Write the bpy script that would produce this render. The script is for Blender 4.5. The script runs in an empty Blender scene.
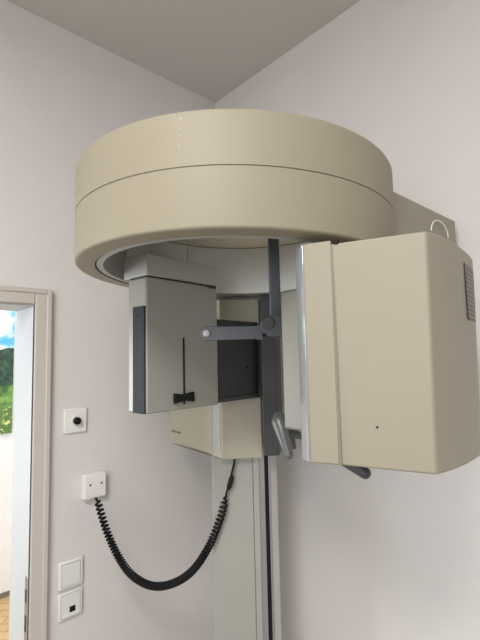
import bpy, bmesh, math, random
from mathutils import Vector, Matrix
R = math.radians
C = bpy.context.scene.collection

# ---------------------------------------------------------------- camera
HC = 1.80                       # eye height
FPX = 432.36
BEAR, PITCH, ROLL = R(47.452), R(4.979), R(1.248)
fw = Vector((math.cos(BEAR) * math.cos(PITCH), math.sin(BEAR) * math.cos(PITCH), math.sin(PITCH)))
rt = Vector((math.sin(BEAR), -math.cos(BEAR), 0))
up = rt.cross(fw)
cr = rt * math.cos(ROLL) - up * math.sin(ROLL)
cu = up * math.cos(ROLL) + rt * math.sin(ROLL)
cam_d = bpy.data.cameras.new('camera')
cam = bpy.data.objects.new('camera', cam_d); C.objects.link(cam)
m = Matrix((cr, cu, -fw)).transposed().to_4x4()
m.translation = Vector((0, 0, HC))
cam.matrix_world = m
cam_d.sensor_fit = 'VERTICAL'; cam_d.sensor_height = 36; cam_d.lens = 36 * FPX / 640
cam_d.clip_start = 0.02
sc = bpy.context.scene
sc.camera = cam
sc.view_settings.view_transform = 'Standard'
sc.view_settings.look = 'None'
sc.view_settings.gamma = 1
sc.view_settings.use_curve_mapping = False
sc.view_settings.exposure = 0.0

# ---------------------------------------------------------------- world and lights
w = bpy.data.worlds.new('sky'); sc.world = w; w.use_nodes = True
nt = w.node_tree
bg = nt.nodes['Background']
bg.inputs[0].default_value = (0.62, 0.78, 1.0, 1); bg.inputs[1].default_value = 1.5

def area(name, loc, target, sx, sy, power, col):
    d = bpy.data.lights.new(name, 'AREA'); d.shape = 'RECTANGLE'; d.size = sx; d.size_y = sy
    d.energy = power; d.color = col
    o = bpy.data.objects.new(name, d); C.objects.link(o)
    o.location = loc
    o.rotation_euler = (Vector(target) - Vector(loc)).to_track_quat('-Z', 'Y').to_euler()
    return o

# daylight through the window behind and to the left of the camera
area('window_daylight', (-2.12, -0.75, 1.95), (0.6, 0.9, 2.1), 1.5, 0.8, 26, (0.97, 0.98, 1.0))
# the room's ceiling lamp
area('ceiling_lamp_light', (-0.80, -0.15, 2.99), (-0.80, -0.15, 0), 0.8, 0.8, 57, (1.0, 0.965, 0.92))
# daylight in the neighbouring room, added to reach the machine; no window is built
area('neighbour_daylight', (-1.55, 3.70, 1.35), (0.7, 0.9, 1.9), 1.0, 1.3, 68, (0.90, 0.96, 1.0))
area('neighbour_fill', (0.1, 2.9, 2.95), (0.1, 2.9, 0), 0.9, 0.9, 30, (0.95, 0.98, 1.0))  # added fill that brightens the neighbouring room; no fixture is built

# ---------------------------------------------------------------- materials
def mat(name, col, rough=0.5, metal=0.0, bump=0.0, bscale=200, var=0.0, vscale=8, coat=0.0, emit=None, spec=0.5):
    m = bpy.data.materials.new(name); m.use_nodes = True
    t = m.node_tree; b = t.nodes['Principled BSDF']
    b.inputs['Base Color'].default_value = (*col, 1)
    b.inputs['Roughness'].default_value = rough
    b.inputs['Metallic'].default_value = metal
    b.inputs['Specular IOR Level'].default_value = spec
    b.inputs['Coat Weight'].default_value = coat
    tc = t.nodes.new('ShaderNodeTexCoord')
    if var:
        n = t.nodes.new('ShaderNodeTexNoise'); n.inputs['Scale'].default_value = vscale; n.inputs['Detail'].default_value = 5
        t.links.new(tc.outputs['Object'], n.inputs['Vector'])
        r = t.nodes.new('ShaderNodeValToRGB')
        r.color_ramp.elements[0].position = 0.3; r.color_ramp.elements[1].position = 0.7
        r.color_ramp.elements[0].color = (*[c * (1 - var) for c in col], 1)
        r.color_ramp.elements[1].color = (*[min(1, c * (1 + var)) for c in col], 1)
        t.links.new(n.outputs['Fac'], r.inputs['Fac']); t.links.new(r.outputs['Color'], b.inputs['Base Color'])
    if bump:
        n = t.nodes.new('ShaderNodeTexNoise'); n.inputs['Scale'].default_value = bscale; n.inputs['Detail'].default_value = 3
        t.links.new(tc.outputs['Object'], n.inputs['Vector'])
        bp = t.nodes.new('ShaderNodeBump'); bp.inputs['Strength'].default_value = bump; bp.inputs['Distance'].default_value = 0.002
        t.links.new(n.outputs['Fac'], bp.inputs['Height']); t.links.new(bp.outputs['Normal'], b.inputs['Normal'])
    return m

M = {}
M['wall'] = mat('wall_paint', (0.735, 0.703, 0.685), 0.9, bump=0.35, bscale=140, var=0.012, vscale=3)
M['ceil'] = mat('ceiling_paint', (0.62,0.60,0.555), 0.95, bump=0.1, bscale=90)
M['cream'] = mat('cream_lacquer', (0.305, 0.277, 0.212), 0.42, bump=0.05, bscale=400, var=0.02, vscale=6, spec=0.3)
M['creamtop'] = mat('cream_drum', (0.305,0.272,0.203), 0.52, bump=0.05, bscale=400, var=0.02, vscale=6, spec=0.3)
M['greycream'] = mat('grey_cream_plastic', (0.32,0.322,0.285), 0.32, var=0.02, vscale=5, spec=0.35)
M['capgrey'] = mat('warm_grey_plastic', (0.43, 0.435, 0.42), 0.45)
M['liner'] = mat('liner_grey', (0.42,0.435,0.43), 0.5)
M['linerl'] = mat('liner_light_grey', (0.80, 0.80, 0.775), 0.45)
M['blue'] = mat('blue_grey_plastic', (0.035,0.04,0.048), 0.7, spec=0.25)
M['rod'] = mat('slate_grey_plastic', (0.082,0.09,0.102), 0.4)
M['dark'] = mat('charcoal_plastic', (0.03,0.031,0.032), 0.5, var=0.1, vscale=20)
M['darkp'] = mat('dark_grey_metal', (0.055, 0.058, 0.062), 0.4)
M['black'] = mat('black_rubber', (0.006, 0.006, 0.007), 0.6, spec=0.25)
M['seam'] = mat('seam_black', (0.03, 0.028, 0.024), 0.8)
M['screw'] = mat('screw_steel', (0.55, 0.52, 0.45), 0.35, metal=0.6)
M['knob'] = mat('ivory_knob', (0.55, 0.54, 0.47), 0.35)
M['lining'] = mat('door_lining_daylit', (0.52,0.54,0.56), 0.5)  # bluish daylight tint put into the lining's colour
M['limiter'] = mat('limiter_plastic', (0.15,0.142,0.112), 0.4)
M['linoleum'] = mat('grey_linoleum', (0.34,0.325,0.30), 0.45, var=0.05)
M['softseam'] = mat('shallow_seam', (0.20, 0.18, 0.14), 0.6)
M['case'] = mat('case_enamel_lit', (0.47, 0.44, 0.35), 0.45, spec=0.3)  # cream lightened: doorway light on the case is put into the colour
M['recess'] = mat('recess_lit_cream', (0.72, 0.66, 0.52), 0.5)  # paler than the drum: brightness of the hollow put into the colour
M['glass'] = mat('smooth_window_panel', (0.27,0.285,0.30), 0.04, coat=1.0, spec=1.0)  # base lightened and blued to stand in for the doorway's reflection
M['white'] = mat('white_plastic', (0.84, 0.83, 0.81), 0.35)
M['whiteb'] = mat('white_plastic_insert', (0.78, 0.77, 0.74), 0.4)
M['column'] = mat('column_off_white', (0.38,0.38,0.345), 0.5, var=0.03, vscale=5)
M['alu'] = mat('aluminium', (0.42, 0.42, 0.44), 0.35, metal=0.7)
M['casing'] = mat('door_casing_paint', (0.60, 0.55, 0.50), 0.4)
M['reveal'] = mat('reveal_white', (0.88,0.88,0.88), 0.5)
M['grip'] = mat('smoked_grip_plastic', (0.10, 0.105, 0.105), 0.3)
M['steel'] = mat('strike_steel', (0.35, 0.33, 0.30), 0.35, metal=0.8)

# printed rating plate: fine lines of print on aluminium
def plate_mat():
    m = mat('printed_plate', (0.4, 0.4, 0.36), 0.45)
    t = m.node_tree; b = t.nodes['Principled BSDF']
    tc = t.nodes.new('ShaderNodeTexCoord'); wv = t.nodes.new('ShaderNodeTexWave')
    wv.bands_direction = 'Z'; wv.inputs['Scale'].default_value = 38; wv.inputs['Distortion'].default_value = 2.5
    wv.inputs['Detail'].default_value = 4; wv.inputs['Detail Scale'].default_value = 6
    r = t.nodes.new('ShaderNodeValToRGB')
    r.color_ramp.elements[0].position = 0.35; r.color_ramp.elements[0].color = (0.018, 0.016, 0.012, 1)
    r.color_ramp.elements[1].position = 0.85; r.color_ramp.elements[1].color = (0.20, 0.18, 0.14, 1)
    t.links.new(tc.outputs['Object'], wv.inputs['Vector']); t.links.new(wv.outputs['Fac'], r.inputs['Fac'])
    t.links.new(r.outputs['Color'], b.inputs['Base Color'])
    return m
M['plate'] = plate_mat()

def parquet():
    m = mat('oak_parquet', (0.5, 0.33, 0.16), 0.4)
    t = m.node_tree; b = t.nodes['Principled BSDF']
    tc = t.nodes.new('ShaderNodeTexCoord'); mp = t.nodes.new('ShaderNodeMapping')
    mp.inputs['Rotation'].default_value = (0, 0, R(45))
    br = t.nodes.new('ShaderNodeTexBrick'); br.inputs['Scale'].default_value = 3
    br.inputs['Color1'].default_value = (0.62, 0.43, 0.22, 1); br.inputs['Color2'].default_value = (0.46, 0.29, 0.13, 1)
    br.inputs['Mortar'].default_value = (0.2, 0.12, 0.06, 1); br.inputs['Mortar Size'].default_value = 0.008
    t.links.new(tc.outputs['Object'], mp.inputs['Vector']); t.links.new(mp.outputs['Vector'], br.inputs['Vector'])
    t.links.new(br.outputs['Color'], b.inputs['Base Color'])
    return m
M['parquet'] = parquet()

# a printed landscape: sky with clouds, dark trees, meadow with yellow flowers (object Z runs up the print)
def landscape():
    m = mat('landscape_print', (0.3, 0.5, 0.7), 0.4)
    t = m.node_tree; b = t.nodes['Principled BSDF']; L = t.links
    N = t.nodes.new
    tc = N('ShaderNodeTexCoord'); sep = N('ShaderNodeSeparateXYZ'); L.new(tc.outputs['Object'], sep.inputs[0])
    def noise(s, d=5):
        n = N('ShaderNodeTexNoise'); n.inputs['Scale'].default_value = s; n.inputs['Detail'].default_value = d
        L.new(tc.outputs['Object'], n.inputs['Vector']); return n.outputs['Fac']
    def ramp(src, a, ca, bb, cb):
        r = N('ShaderNodeValToRGB'); e = r.color_ramp.elements
        e[0].position = a; e[0].color = (*ca, 1); e[1].position = bb; e[1].color = (*cb, 1)
        L.new(src, r.inputs['Fac']); return r.outputs['Color']
    def mixc(f, a, c):
        x = N('ShaderNodeMix'); x.data_type = 'RGBA'; L.new(f, x.inputs['Factor']); L.new(a, x.inputs['A']); L.new(c, x.inputs['B']); return x.outputs['Result']
    def edge(z, amp, sc_):
        a = N('ShaderNodeMath'); a.operation = 'MULTIPLY_ADD'; L.new(noise(sc_), a.inputs[0]); a.inputs[1].default_value = amp; L.new(sep.outputs['Z'], a.inputs[2])
        g = N('ShaderNodeMath'); g.operation = 'GREATER_THAN'; L.new(a.outputs[0], g.inputs[0]); g.inputs[1].default_value = z; return g.outputs[0]
    sky = ramp(noise(6, 7), 0.46, (0.10, 0.45, 0.80), 0.58, (0.92, 0.95, 0.97))
    tree = ramp(noise(28, 6), 0.4, (0.008, 0.03, 0.022), 0.75, (0.05, 0.14, 0.06))
    mead = ramp(noise(14, 4), 0.4, (0.04, 0.12, 0.03), 0.62, (0.20, 0.38, 0.08))
    flow = ramp(noise(34, 2), 0.52, (0.10, 0.20, 0.05), 0.62, (0.75, 0.72, 0.25))
    c = mixc(edge(0.22, 0.03, 5), flow, mead)
    c = mixc(edge(0.40, 0.06, 9), c, tree)
    c = mixc(edge(0.80, 0.25, 5), c, sky)
    L.new(c, b.inputs['Base Color'])
    return m
M['landscape'] = landscape()

# ---------------------------------------------------------------- mesh helpers
def link(name, bm, material, parent=None, bevel=0, seg=2, smooth=True):
    bmesh.ops.recalc_face_normals(bm, faces=bm.faces[:])
    me = bpy.data.meshes.new(name); bm.to_mesh(me); bm.free()
    o = bpy.data.objects.new(name, me); C.objects.link(o)
    me.materials.append(M[material])
    if smooth:
        for p in me.polygons: p.use_smooth = True
        try: me.set_sharp_from_angle(angle=R(35))
        except Exception: pass
    if bevel:
        b = o.modifiers.new('bevel', 'BEVEL'); b.width = bevel; b.segments = seg; b.limit_method = 'ANGLE'; b.angle_limit = R(40)
        b.harden_normals = False
    if parent:
        o.parent = parent
        # parents sit at their own place; keep the world position of the part
        o.matrix_parent_inverse = world_of(parent).inverted()
    return o

def world_of(o):
    mt = Matrix.LocRotScale(o.location, o.rotation_euler, o.scale)
    if o.parent: return world_of(o.parent) @ o.matrix_parent_inverse @ mt
    return mt

def prism(poly, z0, z1, bm=None):
    bm = bm or bmesh.new()
    a = [bm.verts.new((x, y, z0)) for x, y in poly]; b = [bm.verts.new((x, y, z1)) for x, y in poly]
    bm.faces.new(a[::-1]); bm.faces.new(b)
    n = len(poly)
    for i in range(n): bm.faces.new((a[i], a[(i + 1) % n], b[(i + 1) % n], b[i]))
    return bm

def box(x0, x1, y0, y1, z0, z1, bm=None):
    return prism([(x0, y0), (x1, y0), (x1, y1), (x0, y1)], z0, z1, bm)

def lathe(profile, cx, cy, n=128, a0=0, a1=2 * math.pi, bm=None):
    """closed (r,z) profile swept about a vertical axis"""
    bm = bm or bmesh.new(); full = abs(a1 - a0 - 2 * math.pi) < 1e-6
    k = n if full else n + 1; rings = []
    for i in range(k):
        a = a0 + (a1 - a0) * i / n
        rings.append([bm.verts.new((cx + r * math.cos(a), cy + r * math.sin(a), z)) for r, z in profile])
    p = len(profile)
    for i in range(n if full else k - 1):
        A, B = rings[i], rings[(i + 1) % k]
        for j in range(p): bm.faces.new((A[j], A[(j + 1) % p], B[(j + 1) % p], B[j]))
    if not full: bm.faces.new(rings[0]); bm.faces.new(rings[-1][::-1])
    return bm

def tube(pts, radii, n=16, bm=None, flat=1.0):
    """rounded tube along points; radii one or per point; ends capped"""
    bm = bm or bmesh.new(); pts = [Vector(p) for p in pts]
    if not hasattr(radii, '__len__'): radii = [radii] * len(pts)
    rings = []; prev = None
    for i, p in enumerate(pts):
        d = (pts[min(i + 1, len(pts) - 1)] - pts[max(i - 1, 0)]).normalized()
        if prev is None:
            u = d.cross(Vector((0, 0, 1)))
            if u.length < 1e-3: u = d.cross(Vector((1, 0, 0)))
            u.normalize()
        else: u = (prev - d * prev.dot(d)).normalized()
        prev = u; v = d.cross(u)
        rings.append([bm.verts.new(p + (u * math.cos(2 * math.pi * k / n) * flat + v * math.sin(2 * math.pi * k / n)) * radii[i]) for k in range(n)])
    for A, B in zip(rings, rings[1:]):
        for k in range(n): bm.faces.new((A[k], A[(k + 1) % n], B[(k + 1) % n], B[k]))
    bm.faces.new(rings[0][::-1]); bm.faces.new(rings[-1])
    return bm

def capsule(p0, p1, r0, r1, n=16, flat=1.0, bm=None):
    p0, p1 = Vector(p0), Vector(p1); d = (p1 - p0).normalized(); pts, rad = [], []
    for k in range(1, 6):
        a = math.pi / 2 * k / 5; pts.append(p0 - d * r0 * math.cos(a)); rad.append(r0 * math.sin(a))
    for k in range(5):
        a = math.pi / 2 * k / 5; pts.append(p1 + d * r1 * math.sin(a)); rad.append(max(1e-4, r1 * math.cos(a)))
    return tube(pts, rad, n, bm, flat)

def oriented(o_, d, up_, pts2, t0, t1, bm=None):
    """prism of a 2-D outline (u along d, v up) between offsets t0..t1 along d x up"""
    bm = bm or bmesh.new(); o_ = Vector(o_); d = Vector(d).normalized(); up_ = Vector(up_); nn = d.cross(up_)
    a = [bm.verts.new(o_ + d * u + up_ * v + nn * t0) for u, v in pts2]
    b = [bm.verts.new(o_ + d * u + up_ * v + nn * t1) for u, v in pts2]
    bm.faces.new(a); bm.faces.new(b[::-1]); n = len(pts2)
    for i in range(n): bm.faces.new((a[i], b[i], b[(i + 1) % n], a[(i + 1) % n]))
    return bm
def rect(u0, u1, v0, v1): return [(u0, v0), (u1, v0), (u1, v1), (u0, v1)]

def empty(name, loc, label, cat):
    o = bpy.data.objects.new(name, None); C.objects.link(o); o.location = loc; o.empty_display_size = 0.05
    o['label'] = label; o['category'] = cat
    return o
def tag(o, label, cat, group=None):
    o['label'] = label; o['category'] = cat
    if group: o['group'] = group
    return o
def struct(name, bm, m, parent=None, bevel=0):
    o = link(name, bm, m, parent, bevel=bevel); 
    if not parent: o['kind'] = 'structure'
    return o

# ---------------------------------------------------------------- the room
A_, B_ = 1.310, 1.575           # right wall plane x, left wall plane y
ZC = 3.063
WT = 0.19                      # wall thickness at the doorway
XD0, XD1, ZD = -0.45, 0.4745, 1.993 # doorway
bm = bmesh.new()
box(-2.2, XD0 - 0.02, B_, B_ + WT, 0, ZC, bm); box(XD1 + 0.02, A_ + 0.2, B_, B_ + WT, 0, ZC, bm); box(XD0 - 0.02, XD1 + 0.02, B_, B_ + WT, ZD + 0.02, ZC, bm)
struct('wall_left', bm, 'wall')
struct('wall_right', box(A_, A_ + 0.2, -2.6, B_, 0, ZC), 'wall')
struct('wall_back', box(-2.4, A_ + 0.2, -2.8, -2.6, 0, ZC), 'wall')
# wall with the window behind the camera
bm = bmesh.new()
box(-2.4, -2.2, -2.6, -1.5, 0, ZC, bm); box(-2.4, -2.2, 0.0, B_ + WT, 0, ZC, bm)
box(-2.4, -2.2, -1.5, 0.0, 0, 1.25, bm); box(-2.4, -2.2, -1.5, 0.0, 2.6, ZC, bm)
struct('wall_window', bm, 'wall')
bm = bmesh.new()
for y0, y1 in ((-1.5, -1.44), (-0.78, -0.72), (-0.06, 0.0)): box(-2.34, -2.28, y0, y1, 1.25, 2.6, bm)
for z0, z1 in ((1.25, 1.31), (2.54, 2.60)): box(-2.34, -2.28, -1.5, 0.0, z0, z1, bm)
struct('window_1', bm, 'white')
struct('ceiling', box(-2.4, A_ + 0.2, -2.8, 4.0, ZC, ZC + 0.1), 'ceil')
struct('floor', box(-2.4, A_ + 0.2, -2.8, B_ + 0.1, -0.1, 0), 'linoleum')
struct('floor_far', box(-2.4, A_ + 0.2, B_ + 0.1, 4.0, -0.1, 0), 'parquet')
# neighbouring room
YF = 3.85
struct('wall_far', box(-2.4, 2.0, YF, YF + 0.2, 0, ZC), 'reveal')
struct('wall_far_left', box(-2.4, -2.2, B_ + WT, YF, 0, ZC), 'reveal')
struct('wall_far_right', box(1.25, 1.4, B_ + WT, YF, 0, ZC), 'reveal')
struct('baseboard_far', box(-2.2, 1.25, YF - 0.015, YF, 0, 0.035), 'softseam')

# door casing and lining
CW = 0.058
bm = bmesh.new()
y0, y1 = B_ - 0.020, B_
box(XD1 + 0.004, XD1 + CW, y0, y1, 0, ZD + CW, bm)
box(XD0 - CW, XD0 - 0.004, y0, y1, 0, ZD + CW, bm)
box(XD0 - 0.004, XD1 + 0.004, y0, y1, ZD + 0.004, ZD + CW, bm)
door = struct('door_1', bm, 'casing', bevel=0.004)
bm = bmesh.new()
box(XD1 + CW - 0.016, XD1 + CW + 0.001, B_ - 0.024, B_ - 0.0005, 0, ZD + CW + 0.001, bm)
box(XD0 - CW - 0.001, XD1 + CW - 0.016, B_ - 0.024, B_ - 0.0005, ZD + CW - 0.016, ZD + CW + 0.001, bm)
struct('casing_bead', bm, 'casing', door, bevel=0.003)
bm = bmesh.new()
box(XD1, XD1 + 0.02, B_ - 0.012, B_ + WT, 0, ZD, bm); box(XD0 - 0.02, XD0, B_ - 0.012, B_ + WT, 0, ZD, bm); box(XD0 - 0.02, XD1 + 0.02, B_ - 0.012, B_ + WT, ZD, ZD + 0.02, bm)
struct('door_lining', bm, 'lining', door, bevel=0.002)
bm = bmesh.new()
box(XD1 - 0.001, XD1 + 0.001, B_ - 0.008, B_ + 0.016, 0.90, 1.10, bm)
struct('strike_plate', bm, 'steel', door)
bm = bmesh.new()
box(XD1 - 0.002, XD1, B_ - 0.003, B_ + 0.010, 1.02, 1.06, bm); box(XD1 - 0.002, XD1, B_ - 0.003, B_ + 0.010, 0.93, 0.98, bm)
struct('latch_hole', bm, 'seam', door)
bm = bmesh.new()
box(XD1 + 0.0002, XD1 + 0.0038, B_ - 0.0135, B_ - 0.0115, 0, ZD, bm)
struct('door_seal', bm, 'rod', door)

# landscape print on the far wall of the next room
o = link('landscape_picture', box(-0.9, 1.02, -0.012, 0.008, 0, 1.005), 'landscape')
o.location = (0, YF - 0.0085, 1.243)
tag(o, 'large printed landscape of meadow, tree and cloudy sky on far wall through doorway', 'picture')

# ---------------------------------------------------------------- fittings on the left wall
def plate(name, label, cat, x, z, s, sx=None, depth=0.012):
    sx = sx or s
    e = empty(name, (x, B_, z), label, cat)
    link('cover_plate', box(x - sx / 2, x + sx / 2, B_ - depth, B_ - 0.0002, z - s / 2, z + s / 2), 'white', e, bevel=0.004)
    return e, B_ - depth
XB, ZB = 0.626, HC - 0.212
e, yy = plate('push_button', 'square white wall plate with a round black push button', 'button', XB, ZB, 0.087, 0.083, 0.010)
link('button_ring', capsule((XB, yy - 0.0005, ZB), (XB, yy - 0.008, ZB), 0.006, 0.006) if False else tube([(XB, yy, ZB), (XB, yy - 0.006, ZB)], 0.017, 24), 'whiteb', e, bevel=0.001)
link('button_cap', tube([(XB, yy - 0.006, ZB), (XB, yy - 0.02, ZB), (XB, yy - 0.022, ZB)], [0.0125, 0.0125, 0.010], 24), 'black', e)
XJ, ZJ = 0.692, HC - 0.449
e, yy = plate('junction_box', 'white surface-mounted cable box with two screws where the coiled cable ends', 'junction box', XJ, ZJ, 0.086, 0.082, 0.032)
for dx in (-0.020, 0.022):
    link('screw', tube([(XJ + dx, yy, ZJ + 0.006), (XJ + dx, yy - 0.0015, ZJ + 0.006)], 0.0035, 12), 'seam', e)
XS, ZS = 0.615, HC - 0.733
e, yy = plate('light_switch', 'white rocker light switch, upper of the two plates beside the doorway', 'light switch', XS, ZS, 0.092, 0.085)
link('rocker_gap_shade', oriented((XS - 0.033, yy, ZS - 0.038), (1, 0, 0), (0, 0, 1), rect(0, 0.066, 0, 0.076), -0.001, 0.0006), 'capgrey', e)  # grey rim painted for the shadow line around the rocker
link('rocker', oriented((XS - 0.031, yy, ZS - 0.036), (1, 0, 0), (0, 0, 1), rect(0, 0.062, 0, 0.072), 0, 0.004), 'whiteb', e, bevel=0.0015)
XN, ZN = 0.6145, HC - 0.8345
e, yy = plate('network_socket', 'white wall socket with one small black port, lower of the two plates beside doorway', 'socket', XN, ZN, 0.088, 0.084)
link('insert_gap_shade', oriented((XN - 0.034, yy, ZN - 0.038), (1, 0, 0), (0, 0, 1), rect(0, 0.068, 0, 0.078), -0.001, 0.0006), 'capgrey', e)  # grey rim stands in for shade around the socket insert
link('socket_insert', oriented((XN - 0.032, yy, ZN - 0.036), (1, 0, 0), (0, 0, 1), rect(0, 0.064, 0, 0.074), 0, 0.003), 'whiteb', e, bevel=0.001)
link('port', oriented((XN - 0.002, yy - 0.003, ZN - 0.022), (1, 0, 0), (0, 0, 1), rect(-0.003, 0.017, 0, 0.018), 0, 0.0012), 'black', e)
link('label_field', oriented((XN - 0.028, yy - 0.003, ZN - 0.034), (1, 0, 0), (0, 0, 1), rect(0, 0.056, 0, 0.008), 0, 0.0015), 'white', e)

# ---------------------------------------------------------------- the X-ray machine
U0 = Vector((0, 0, 1))
DX, DY = 0.720, 0.7945           # drum axis
RO = 0.380
Zb = HC + 0.2086; Zt = HC + 0.4165; Zj = HC + 0.316
mach = empty('panoramic_x_ray_machine', (1.02, 1.12, 0), 'cream panoramic dental X-ray machine with large round drum on an off-white corner column', 'x-ray machine')

# column: faces the room diagonally
dirf = Vector((0.751, -0.660, 0)).normalized(); inn = Vector((0.660, 0.751, 0)).normalized()
c0 = Vector((0.9176, 1.1532, 0))
def cpt(u, v): p = c0 + dirf * u + inn * v; return (p.x, p.y)
column = link('column', prism([cpt(0, 0), cpt(0.136, 0), cpt(0.136, 0.115), cpt(0, 0.115)], 0.02, HC + 0.34), 'column', mach, bevel=0.003)
link('column_rail', prism([cpt(0.1365, -0.004), cpt(0.156, -0.004), cpt(0.156, 0.10), cpt(0.1365, 0.10)], 0.02, HC + 0.34), 'column', column, bevel=0.002)
link('column_rail', prism([cpt(0.156, 0.0), cpt(0.174, 0.0), cpt(0.174, 0.10), cpt(0.156, 0.10)], 0.02, HC + 0.34), 'alu', column, bevel=0.001)
link('guide_slot', prism([cpt(0.174, 0.004), cpt(0.187, 0.004), cpt(0.187, 0.10), cpt(0.174, 0.10)], 0.02, HC + 0.34), 'black', column)
link('column_rail', prism([cpt(0.187, 0.0), cpt(0.194, 0.0), cpt(0.194, 0.10), cpt(0.187, 0.10)], 0.02, HC + 0.34), 'alu', column, bevel=0.001)
link('column_rail', prism([cpt(0.194, -0.003), cpt(0.2155, -0.003), cpt(0.2155, 0.09), cpt(0.194, 0.09)], 0.02, HC + 0.34), 'column', column, bevel=0.002)
link('foot_plate', prism([cpt(-0.04, -0.05), cpt(0.25, -0.05), cpt(0.25, 0.09), cpt(0.0, 0.115), cpt(-0.04, 0.09)], 0, 0.02), 'alu', column, bevel=0.003)

# control case on the column
zc0, zc1 = HC - 0.328, HC + 0.197
CF = Vector((0.917, 1.0995)); CR = Vector((1.0205, 1.0158))
bm = bmesh.new()
# plan outline; the underside sweeps upward towards the wall end
poly = [(CF.x, CF.y), (CR.x, CR.y), (1.045, 1.045), (0.95, 1.135), (1.01, 1.21), (1.015, 1.44), (0.9397, 1.437), (0.930, 1.30), (0.923, 1.19)]
bott = [zc0, zc0, zc0, zc0 + 0.002, zc0 + 0.012, zc0 + 0.006, zc0 + 0.004, zc0 + 0.017, zc0 + 0.008]
a = [bm.verts.new((x, y, z)) for (x, y), z in zip(poly, bott)]; b = [bm.verts.new((x, y, zc1)) for x, y in poly]
bm.faces.new(a[::-1]); bm.faces.new(b)
for i in range(len(poly)): j = (i + 1) % len(poly); bm.faces.new((a[i], a[j], b[j], b[i]))
case = link('control_case', bm, 'case', mach, bevel=0.006, seg=3)
link('indicator_strip', prism([(0.9160, 1.106), (0.9185, 1.144), (0.925, 1.144), (0.922, 1.106)], zc0 + 0.03, zc1 - 0.06), 'liner', case)
# faint maker's lettering, too small to read: a row of tiny strokes
bm = bmesh.new(); random.seed(3); y = 1.418
for k in range(9):
    wch = random.uniform(0.004, 0.007); xx = 0.9397 - (1.437 - y) * 0.071; box(xx - 0.0012, xx + 0.001, y - wch, y, zc0 + 0.052, zc0 + 0.052 + random.choice((0.006, 0.007, 0.0075)), bm); y -= wch + 0.0022
link('lettering', bm, 'softseam', case)

# dark carriage plate
g0 = Vector((0.9735, 0.9665, 0)) 
def gpt(u, v): p = g0 + dirf * u + inn * v; return (p.x, p.y)
link('carriage_plate', prism([gpt(0.001, 0), gpt(0.049, 0), gpt(0.075, 0.11), gpt(0.05, 0.11), gpt(0.003, 0.03)], HC - 0.305, HC + 0.198), 'darkp', mach, bevel=0.003)

# overhead arm that carries the drum, cut round the drum
pts = [(0.905, 0.470), (1.273, 0.470), (1.273, 1.02), (1.16, 1.20), (0.98, 1.26)]
ra = RO + 0.007
a0, a1 = math.atan2(1.26 - DY, 0.98 - DX), math.atan2(0.470 - DY, 0.905 - DX)
for i in range(1, 26):
    a = a0 * 0.93 + (a1 * 1.0 - a0 * 0.93) * i / 26
    pts.append((DX + ra * math.cos(a), DY + ra * math.sin(a)))
link('overhead_arm', prism(pts, HC + 0.222, HC + 0.375), 'cream', mach, bevel=0.004)
link('arm_hook', tube([(1.145 + 0.052 * math.cos(t), 0.462, HC + 0.312 + 0.036 * math.sin(t)) for t in [R(a) for a in range(0, 190, 10)]], 0.0017, 8), 'whiteb', mach)

# drum
rb = 0.006
arc = [(RO - rb + rb * math.sin(R(a)), rb - rb * math.cos(R(a))) for a in (0, 18, 36, 54, 72, 90)]   # rounded lip: radius, height above the edge
prof = [(r, Zb + h) for r, h in arc] + [(RO, Zj - 0.0012), (0.337, Zj - 0.0012), (0.337, Zb)]
drum = link('drum', lathe(prof, DX, DY, 160), 'creamtop', mach)
prof = [(0.0005, Zj + 0.0012), (RO, Zj + 0.0012), *[(r, Zt - h) for r, h in arc[::-1]], (0.0005, Zt)]
# upper shell: solid disc with the hollow's ceiling below
prof = [(0.0005, HC + 0.363), (0.337, HC + 0.363), (0.337, Zj + 0.0012), (RO, Zj + 0.0012), *[(r, Zt - h) for r, h in arc[::-1]], (0.0005, Zt)]
link('upper_shell', lathe(prof, DX, DY, 160), 'creamtop', drum)
link('joint_line', lathe([(0.345, Zj - 0.0012), (RO - 0.0015, Zj - 0.0012), (RO - 0.0015, Zj + 0.0012), (0.345, Zj + 0.0012)], DX, DY, 160), 'softseam', drum)
link('rotating_ring', lathe([(0.319, Zb + 0.002), (0.3335, Zb + 0.002), (0.3335, HC + 0.362), (0.319, HC + 0.362)], DX, DY, 160), 'liner', drum)
link('recess_bounce_disc', lathe([(0.0005, HC + 0.360), (0.3185, HC + 0.360), (0.3185, HC + 0.3628), (0.0005, HC + 0.3628)], DX, DY, 96), 'recess', drum)  # added pale disc that brightens the hollow from inside
link('groove', lathe([(0.3335, Zb + 0.006), (0.337, Zb + 0.006), (0.337, Zb + 0.03), (0.3335, Zb + 0.03)], DX, DY, 160), 'seam', drum)
aa, ab = R(-48), R(119)
am = R(77)
for u, v in ((aa, am - 0.004), (am + 0.004, ab)):
    link('liner_panel', lathe([(0.315, Zb + 0.003), (0.3189, Zb + 0.003), (0.3189, HC + 0.357), (0.315, HC + 0.357)], DX, DY, 64, u, v), 'linerl', drum)

# a few paint chips in a column on the drum's upper band
bm = bmesh.new(); ac = R(-146)
for z, wq, hq in ((HC + 0.402, 0.0012, 0.006), (HC + 0.383, 0.0014, 0.002), (HC + 0.372, 0.0018, 0.002), (HC + 0.354, 0.0022, 0.0022)):
    for k in range(1):
        aq = ac + (z - HC - 0.38) * 0.2; cc = Vector((DX + (RO - 0.0008) * math.cos(aq), DY + (RO - 0.0008) * math.sin(aq), 0)); tq = Vector((-math.sin(aq), math.cos(aq), 0))
        hq *= 0.7; wq *= 0.7; oriented(cc + U0 * z, tq, U0, [(-wq, 0), (0, -hq * .5), (wq, 0), (wq * .3, hq * .6), (-wq * .6, hq * .5)], 0.0, 0.0010, bm)
link('paint_chips', bm, 'knob', drum)
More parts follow.
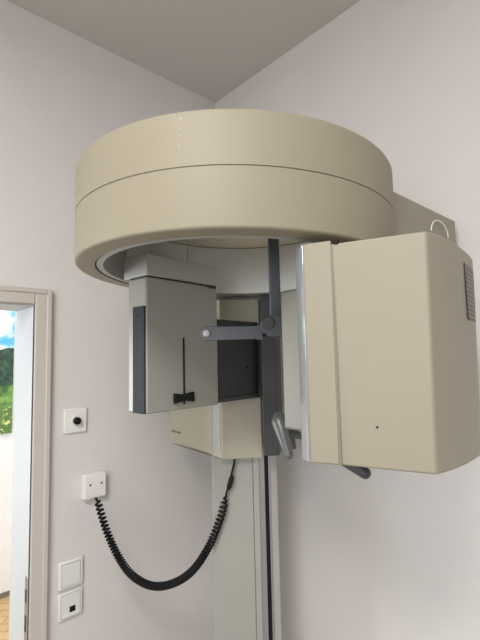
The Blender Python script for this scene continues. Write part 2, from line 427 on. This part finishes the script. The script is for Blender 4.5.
# the drum sags very slightly on its arm
for o in [drum] + list(drum.children):
    for v in o.data.vertices: v.co.z += -0.0223 * (v.co.x - DX) + 0.009 * (v.co.y - DY)

# image receptor panel
P0 = Vector((0.5425, 0.9255, 0)); dd = Vector((math.cos(R(7.0)), math.sin(R(7.0)), 0)); nb = Vector((-dd.y, dd.x, 0)); U = Vector((0, 0, 1))
zr0, zr1, zr2 = HC - 0.131, HC + 0.205, HC + 0.2635
def rp(u, v): p = P0 + dd * u + nb * v; return (p.x, p.y)
rec = link('receptor_panel', prism([rp(0, 0.002), rp(0.2515, 0.002), rp(0.2515, 0.079), rp(0, 0.079)], zr0, zr1), 'greycream', mach, bevel=0.005, seg=3)
# cap with a slightly hollow front
cp = [rp(0, 0)] + [rp(0.2535 * t, 0.006 * math.sin(math.pi * t)) for t in (.1, .2, .3, .4, .5, .6, .7, .8, .9)] + [rp(0.2535, 0), rp(0.2535, 0.098), rp(0, 0.098)]
link('receptor_cap', prism(cp, zr1 + 0.0025, zr2), 'capgrey', rec, bevel=0.003)
link('cap_seam', prism([rp(0.002, 0.003), rp(0.250, 0.003), rp(0.250, 0.072), rp(0.002, 0.072)], zr1, zr1 + 0.0025), 'seam', rec)
link('cap_latch', oriented((*rp(0.215, 0.0), zr1 - 0.008), dd, U, rect(0.003, 0.028, 0.002, 0.0085), -0.002, 0.001), 'seam', rec)
link('side_strip', oriented((*rp(-0.001, 0.006), zr0 + 0.001), nb, U, rect(0, 0.046, 0, 0.262), -0.004, 0.004), 'blue', rec, bevel=0.001)
so = P0 - dd * 0.0052 + nb * 0.035
link('strip_screw', tube([so + U * (zr0 + 0.241), so - dd * 0.001 + U * (zr0 + 0.241)], 0.0028, 12), 'black', rec)
link('chin_slit', oriented((*rp(0.117, 0.0), zr0 + 0.014), dd, U, rect(0, 0.0042, 0, 0.172), -0.003, 0.0), 'black', rec)
link('slit_clip', oriented((*rp(0.083, 0.0), zr0 + 0.018), dd, U, [(0, 0), (0.024, 0.004), (0.040, 0.004), (0.066, 0), (0.066, 0.026), (0.040, 0.022), (0.024, 0.022), (0, 0.026)], -0.004, 0.007), 'black', rec, bevel=0.0015)
# hanger from the cap's back to the drum's inner wall
link('receptor_hanger', prism([rp(0.05, 0.098), rp(0.20, 0.098), rp(0.20, 0.165), rp(0.05, 0.165)], zr1 + 0.02, zr2 - 0.006), 'capgrey', rec)
# dark film track running on behind
tr = link('film_track', prism([rp(0.2525, 0.012), rp(0.4495, 0.012), rp(0.4495, 0.062), rp(0.2525, 0.062)], zr0 + 0.004, HC + 0.113), 'dark', rec, bevel=0.002)
for u, z in ((0.39, -0.03), (0.437, -0.028), (0.432, -0.093), (0.432, 0.088)):
    o = P0 + dd * u + nb * 0.012
    link('track_screw', tube([o + U * (HC + z), o - nb * 0.002 + U * (HC + z)], 0.004, 12), 'black', tr)
link('track_edge', oriented((*rp(0.2535, 0.012), zr0 + 0.004), dd, U, rect(0, 0.195, 0, 0.010), 0, 0.004), 'darkp', tr)

# support rod, hinge and temple bar
rx, ry = 0.7222, 0.6674
rc = Vector((rx, ry, 0))
def rr_(u, v): p = rc + dirf * u + inn * v; return (p.x, p.y)
link('support_rod', prism([rr_(-0.0125, -0.009), rr_(0.0125, -0.009), rr_(0.0125, 0.009), rr_(-0.0125, 0.009)], HC + 0.07, HC + 0.362), 'rod', mach, bevel=0.003)
hb = rc - dirf * 0.0375 - inn * 0.008 + U * (HC + 0.0445)
cen = [(0.0245 - 0.0245 * math.sin(t), 0.0245 - 0.0245 * math.cos(t)) for t in [R(a) for a in range(0, 181, 15)]]
rod2 = link('hinge_bracket', oriented(hb, dirf, U, cen + [(0.052, 0.049), (0.052, 0.0)], 0.0, 0.024), 'rod', mach, bevel=0.002)
hp = hb + dirf * 0.0175 + U * 0.030 - inn * 0.023
link('hinge_cap', tube([hp, hp - inn * 0.004, hp - inn * 0.0055], [0.0145, 0.0145, 0.0132], 28), 'darkp', rod2)
link('hinge_screw', tube([hp + dirf * -0.009 - inn * -0.002 + U * -0.026, hp + dirf * -0.009 - inn * 0.003 + U * -0.026], 0.0045, 12), 'black', rod2)
# temple bar: runs left in front of the receptor
T1 = Vector((0.700, 0.6885, HC + 0.055)); T0 = Vector((0.595, 0.784, HC + 0.0555))
dT = (T0 - T1); dT.z = 0; LT = dT.length; dT.normalize(); dl = -dT
out = [(0.0, 0.0)]
hh = 0.0158
o2 = [(0.018 - hh * math.sin(t), -hh * math.cos(t)) for t in [R(a) for a in range(0, 181, 15)]]
o2 = o2 + [(LT - 0.014, 0.0145), (LT - 0.012, 0.0165), (LT, 0.0165), (LT, -0.0165), (LT - 0.012, -0.0165), (LT - 0.014, -0.0145)]
tb = link('temple_bar', oriented(T0, dl, U, o2, 0.0, 0.016), 'rod', mach, bevel=0.0025)
nT = dl.cross(U)
k0 = T0 + dl * 0.017 + nT * 0.014
link('temple_knob', tube([k0, k0 + nT * 0.006, k0 + nT * 0.010, k0 + nT * 0.011], [0.0088, 0.0088, 0.006, 0.002], 24), 'capgrey', tb)

# tube head: a cover that narrows a little towards its foot
zt0, zt1 = HC - 0.1765, HC + 0.187
Np = (0.6484, 0.2821); Ap = (0.5950, 0.4185)
top = [Ap, Np, (0.6945, 0.2770), (0.760, 0.2820), (0.823, 0.2920), (0.873, 0.3005), (0.917, 0.3105), (0.955, 0.3230), (0.982, 0.345), (0.995, 0.39), (0.985, 0.44), (0.80, 0.47), (0.66, 0.46)]
bot = [(0.5985, 0.4210), (0.6450, 0.2853), (0.690, 0.2790), (0.746, 0.2780), (0.804, 0.2820), (0.850, 0.2930), (0.890, 0.3080), (0.920, 0.3280), (0.942, 0.352), (0.955, 0.39), (0.95, 0.43), (0.80, 0.46), (0.66, 0.46)]
bm = bmesh.new()
vb = [bm.verts.new((x, y, zt0)) for x, y in bot]; vt = [bm.verts.new((x, y, zt1)) for x, y in top]
bm.faces.new(vb[::-1]); bm.faces.new(vt)
for i in range(len(top)): j = (i + 1) % len(top); bm.faces.new((vb[i], vb[j], vt[j], vt[i]))
head = link('tube_head', bm, 'cream', mach, bevel=0.0035, seg=3)
link('collimator_housing', prism([(0.5765, 0.4640), (0.5955, 0.4190), (0.66, 0.458), (0.75, 0.468), (0.75, 0.56), (0.64, 0.53), (0.601, 0.497)], zt0 + 0.001, HC + 0.193), 'cream', head, bevel=0.0025)
link('housing_seam', prism([(0.5950, 0.4196), (0.5962, 0.4162), (0.66, 0.455), (0.655, 0.458)], zt0 + 0.001, zt1 - 0.002), 'softseam', head)
# glossy window at its inner end
link('beam_window', prism([(0.5752, 0.4650), (0.5825, 0.4860), (0.598, 0.499), (0.602, 0.498), (0.578, 0.4635)], zt0 + 0.002, HC + 0.192), 'glass', head, bevel=0.001)
link('beam_limiter', prism([(0.6365, 0.520), (0.6410, 0.579), (0.73, 0.575), (0.73, 0.52)], HC - 0.1408, HC + 0.131), 'limiter', head, bevel=0.005, seg=3)
# notch under the drum, pin hole
tn = (Vector((*Ap, 0)) - Vector((*Np, 0))).normalized(); tnn = Vector((-tn.y, tn.x, 0))
ln = (Vector((*Ap, 0)) - Vector((*Np, 0))).length
q = Vector((*Np, 0)) + tn * (ln * 0.59) + tnn * 0.0002 + U * (HC - 0.112)
link('pin_hole', tube([q - tnn * 0.001, q + tnn * 0.0008], 0.0016, 12), 'black', head)
link('notch_screw', tube([(0.600, 0.4115, zt1 - 0.002), (0.600, 0.4115, zt1 + 0.0045)], 0.0045, 14), 'black', head)
# rating plate wrapped on the curved end
bm = bmesh.new()
def shell(q, z):
    k = int(q); u = q - k; t = (z - zt0) / (zt1 - zt0)
    A, B = Vector((*bot[k], 0)).lerp(Vector((*bot[k + 1], 0)), u), Vector((*top[k], 0)).lerp(Vector((*top[k + 1], 0)), u)
    p = A.lerp(B, t); n = Vector((0.21, -0.978, 0)); p.z = z
    return p, n
cols = []
for k in range(9):
    q = 3.85 + 2.05 * k / 8
    cols.append([bm.verts.new(shell(q, z)[0] + shell(q, z)[1] * e) for z, e in ((HC + 0.058, -0.0002), (HC + 0.058, 0.0012), (HC + 0.11, 0.0014), (HC + 0.160, 0.0012), (HC + 0.160, -0.0002))])
for A, B in zip(cols, cols[1:]):
    for k in range(4): bm.faces.new((A[k], A[k + 1], B[k + 1], B[k]))
link('rating_plate', bm, 'plate', head)

# chin support bar with two hand grips
def pt(px, py, Z):  # a world point given by its direction from eye level and its distance
    r = fw * FPX + cr * (px - 240) - cu * (py - 320)
    return Vector((0, 0, HC)) + r * (Z / (r.x * math.cos(BEAR) + r.y * math.sin(BEAR)))
sup = link('chin_support', tube([pt(279, 418, 1.36), pt(284, 418, 1.25), pt(286, 420, 1.12), pt(300, 425, 1.0), pt(322, 440, 0.97)], 0.014, 16), 'grip', mach)
g1 = capsule(pt(279, 422, 1.10), pt(289, 455, 1.07), 0.019, 0.011, 18)
gr = link('hand_grip', g1, 'grip', sup)
link('grip_collar', capsule(pt(279, 418, 1.12), pt(284, 430, 1.12), 0.016, 0.016, 18), 'grip', gr)
link('grip_collar', capsule(pt(283, 430, 1.13), pt(305, 436, 1.13), 0.012, 0.012, 14), 'grip', gr)
link('grip_collar', capsule(pt(291, 434, 1.14), pt(294, 447, 1.14), 0.009, 0.006, 14), 'grip', gr)
link('hand_grip', capsule(pt(340, 456, 0.98), pt(365, 473, 0.94), 0.016, 0.0125, 18), 'darkp', sup)
link('grip_arm', tube([pt(340, 456, 0.98), pt(322, 440, 0.97)], 0.012, 14), 'darkp', sup)

# ---------------------------------------------------------------- coiled cable
def smooth_path(P, n):
    out = []
    Q = [P[0]] + P + [P[-1]]
    for i in range(1, len(Q) - 2):
        for k in range(n):
            t = k / n; a, b, c, d = Q[i - 1], Q[i], Q[i + 1], Q[i + 2]
            out.append(0.5 * ((2 * b) + (c - a) * t + (2 * a - 5 * b + 4 * c - d) * t * t + (3 * b - a - 3 * c + d) * t ** 3))
    out.append(P[-1]); return out
ctrl = [(225.5, 496, 1.45), (221, 516, 1.45), (209, 546, 1.45), (193, 570, 1.455), (174, 583, 1.465), (153, 586, 1.475), (133, 576, 1.49), (118, 556, 1.51), (106, 529, 1.53), (97.5, 500, 1.56)]
path = smooth_path([pt(*c) for c in ctrl], 30)
ln_ = [0]
for a, b in zip(path, path[1:]): ln_.append(ln_[-1] + (b - a).length)
TOT = ln_[-1]; turns = 80; spt = 12
def on_path(s):
    import bisect
    i = min(max(bisect.bisect(ln_, s) - 1, 0), len(path) - 2); t = (s - ln_[i]) / max(1e-9, ln_[i + 1] - ln_[i])
    return path[i].lerp(path[i + 1], t), (path[i + 1] - path[i]).normalized()
hel = []
for i in range(turns * spt + 1):
    f_ = i / (turns * spt)
    # coils are drawn apart near the plug
    s = TOT * (f_ + 0.02 * math.sin(math.pi * min(1, (1 - f_))) )
    s = TOT * (1 - (1 - f_) ** 0.93) if False else TOT * f_
    p, d = on_path(s)
    u = d.cross(Vector((0.66, 0.75, 0))).normalized(); v = d.cross(u)
    ang = 2 * math.pi * turns * (f_ - 0.36 * math.sin(2 * math.pi * f_) / (2 * math.pi)) 
    rr = 0.0100 * min(1, f_ * 25 + 0.15, (1 - f_) * 40 + 0.3)
    hel.append(p + (u * math.cos(ang) + v * math.sin(ang)) * rr)
cab = empty('coiled_cable', tuple(pt(153, 586, 1.475)), 'black coiled cable looping from under the machine to the white box on the wall', 'cable')
link('coil', tube(hel, 0.0038, 6), 'black', cab)
lead = smooth_path([pt(234.5, 457, 1.452), pt(234, 464, 1.45), pt(231.5, 474, 1.45), pt(230, 482, 1.45), pt(227, 491, 1.45), hel[0]], 6)
link('lead', tube(lead, 0.0036, 10), 'black', cab)
link('plug', tube([pt(232.2, 475, 1.448), pt(231.5, 478, 1.448), pt(229.0, 487, 1.448), pt(228.2, 490, 1.448)], [0.004, 0.0085, 0.0085, 0.004], 14), 'black', cab)
link('lead', tube([hel[-1], pt(97, 499, 1.585), (XJ + 0.006, B_ - 0.016, ZJ - 0.048)], 0.0045, 10), 'black', cab)

# ---------------------------------------------------------------- ceiling lamp behind the camera
lamp = empty('ceiling_lamp', (-0.80, -0.15, ZC), 'square white ceiling lamp behind the camera', 'ceiling lamp')
link('lamp_housing', box(-1.22, -0.38, -0.57, 0.27, 3.0, ZC - 0.0005), 'white', lamp, bevel=0.004)
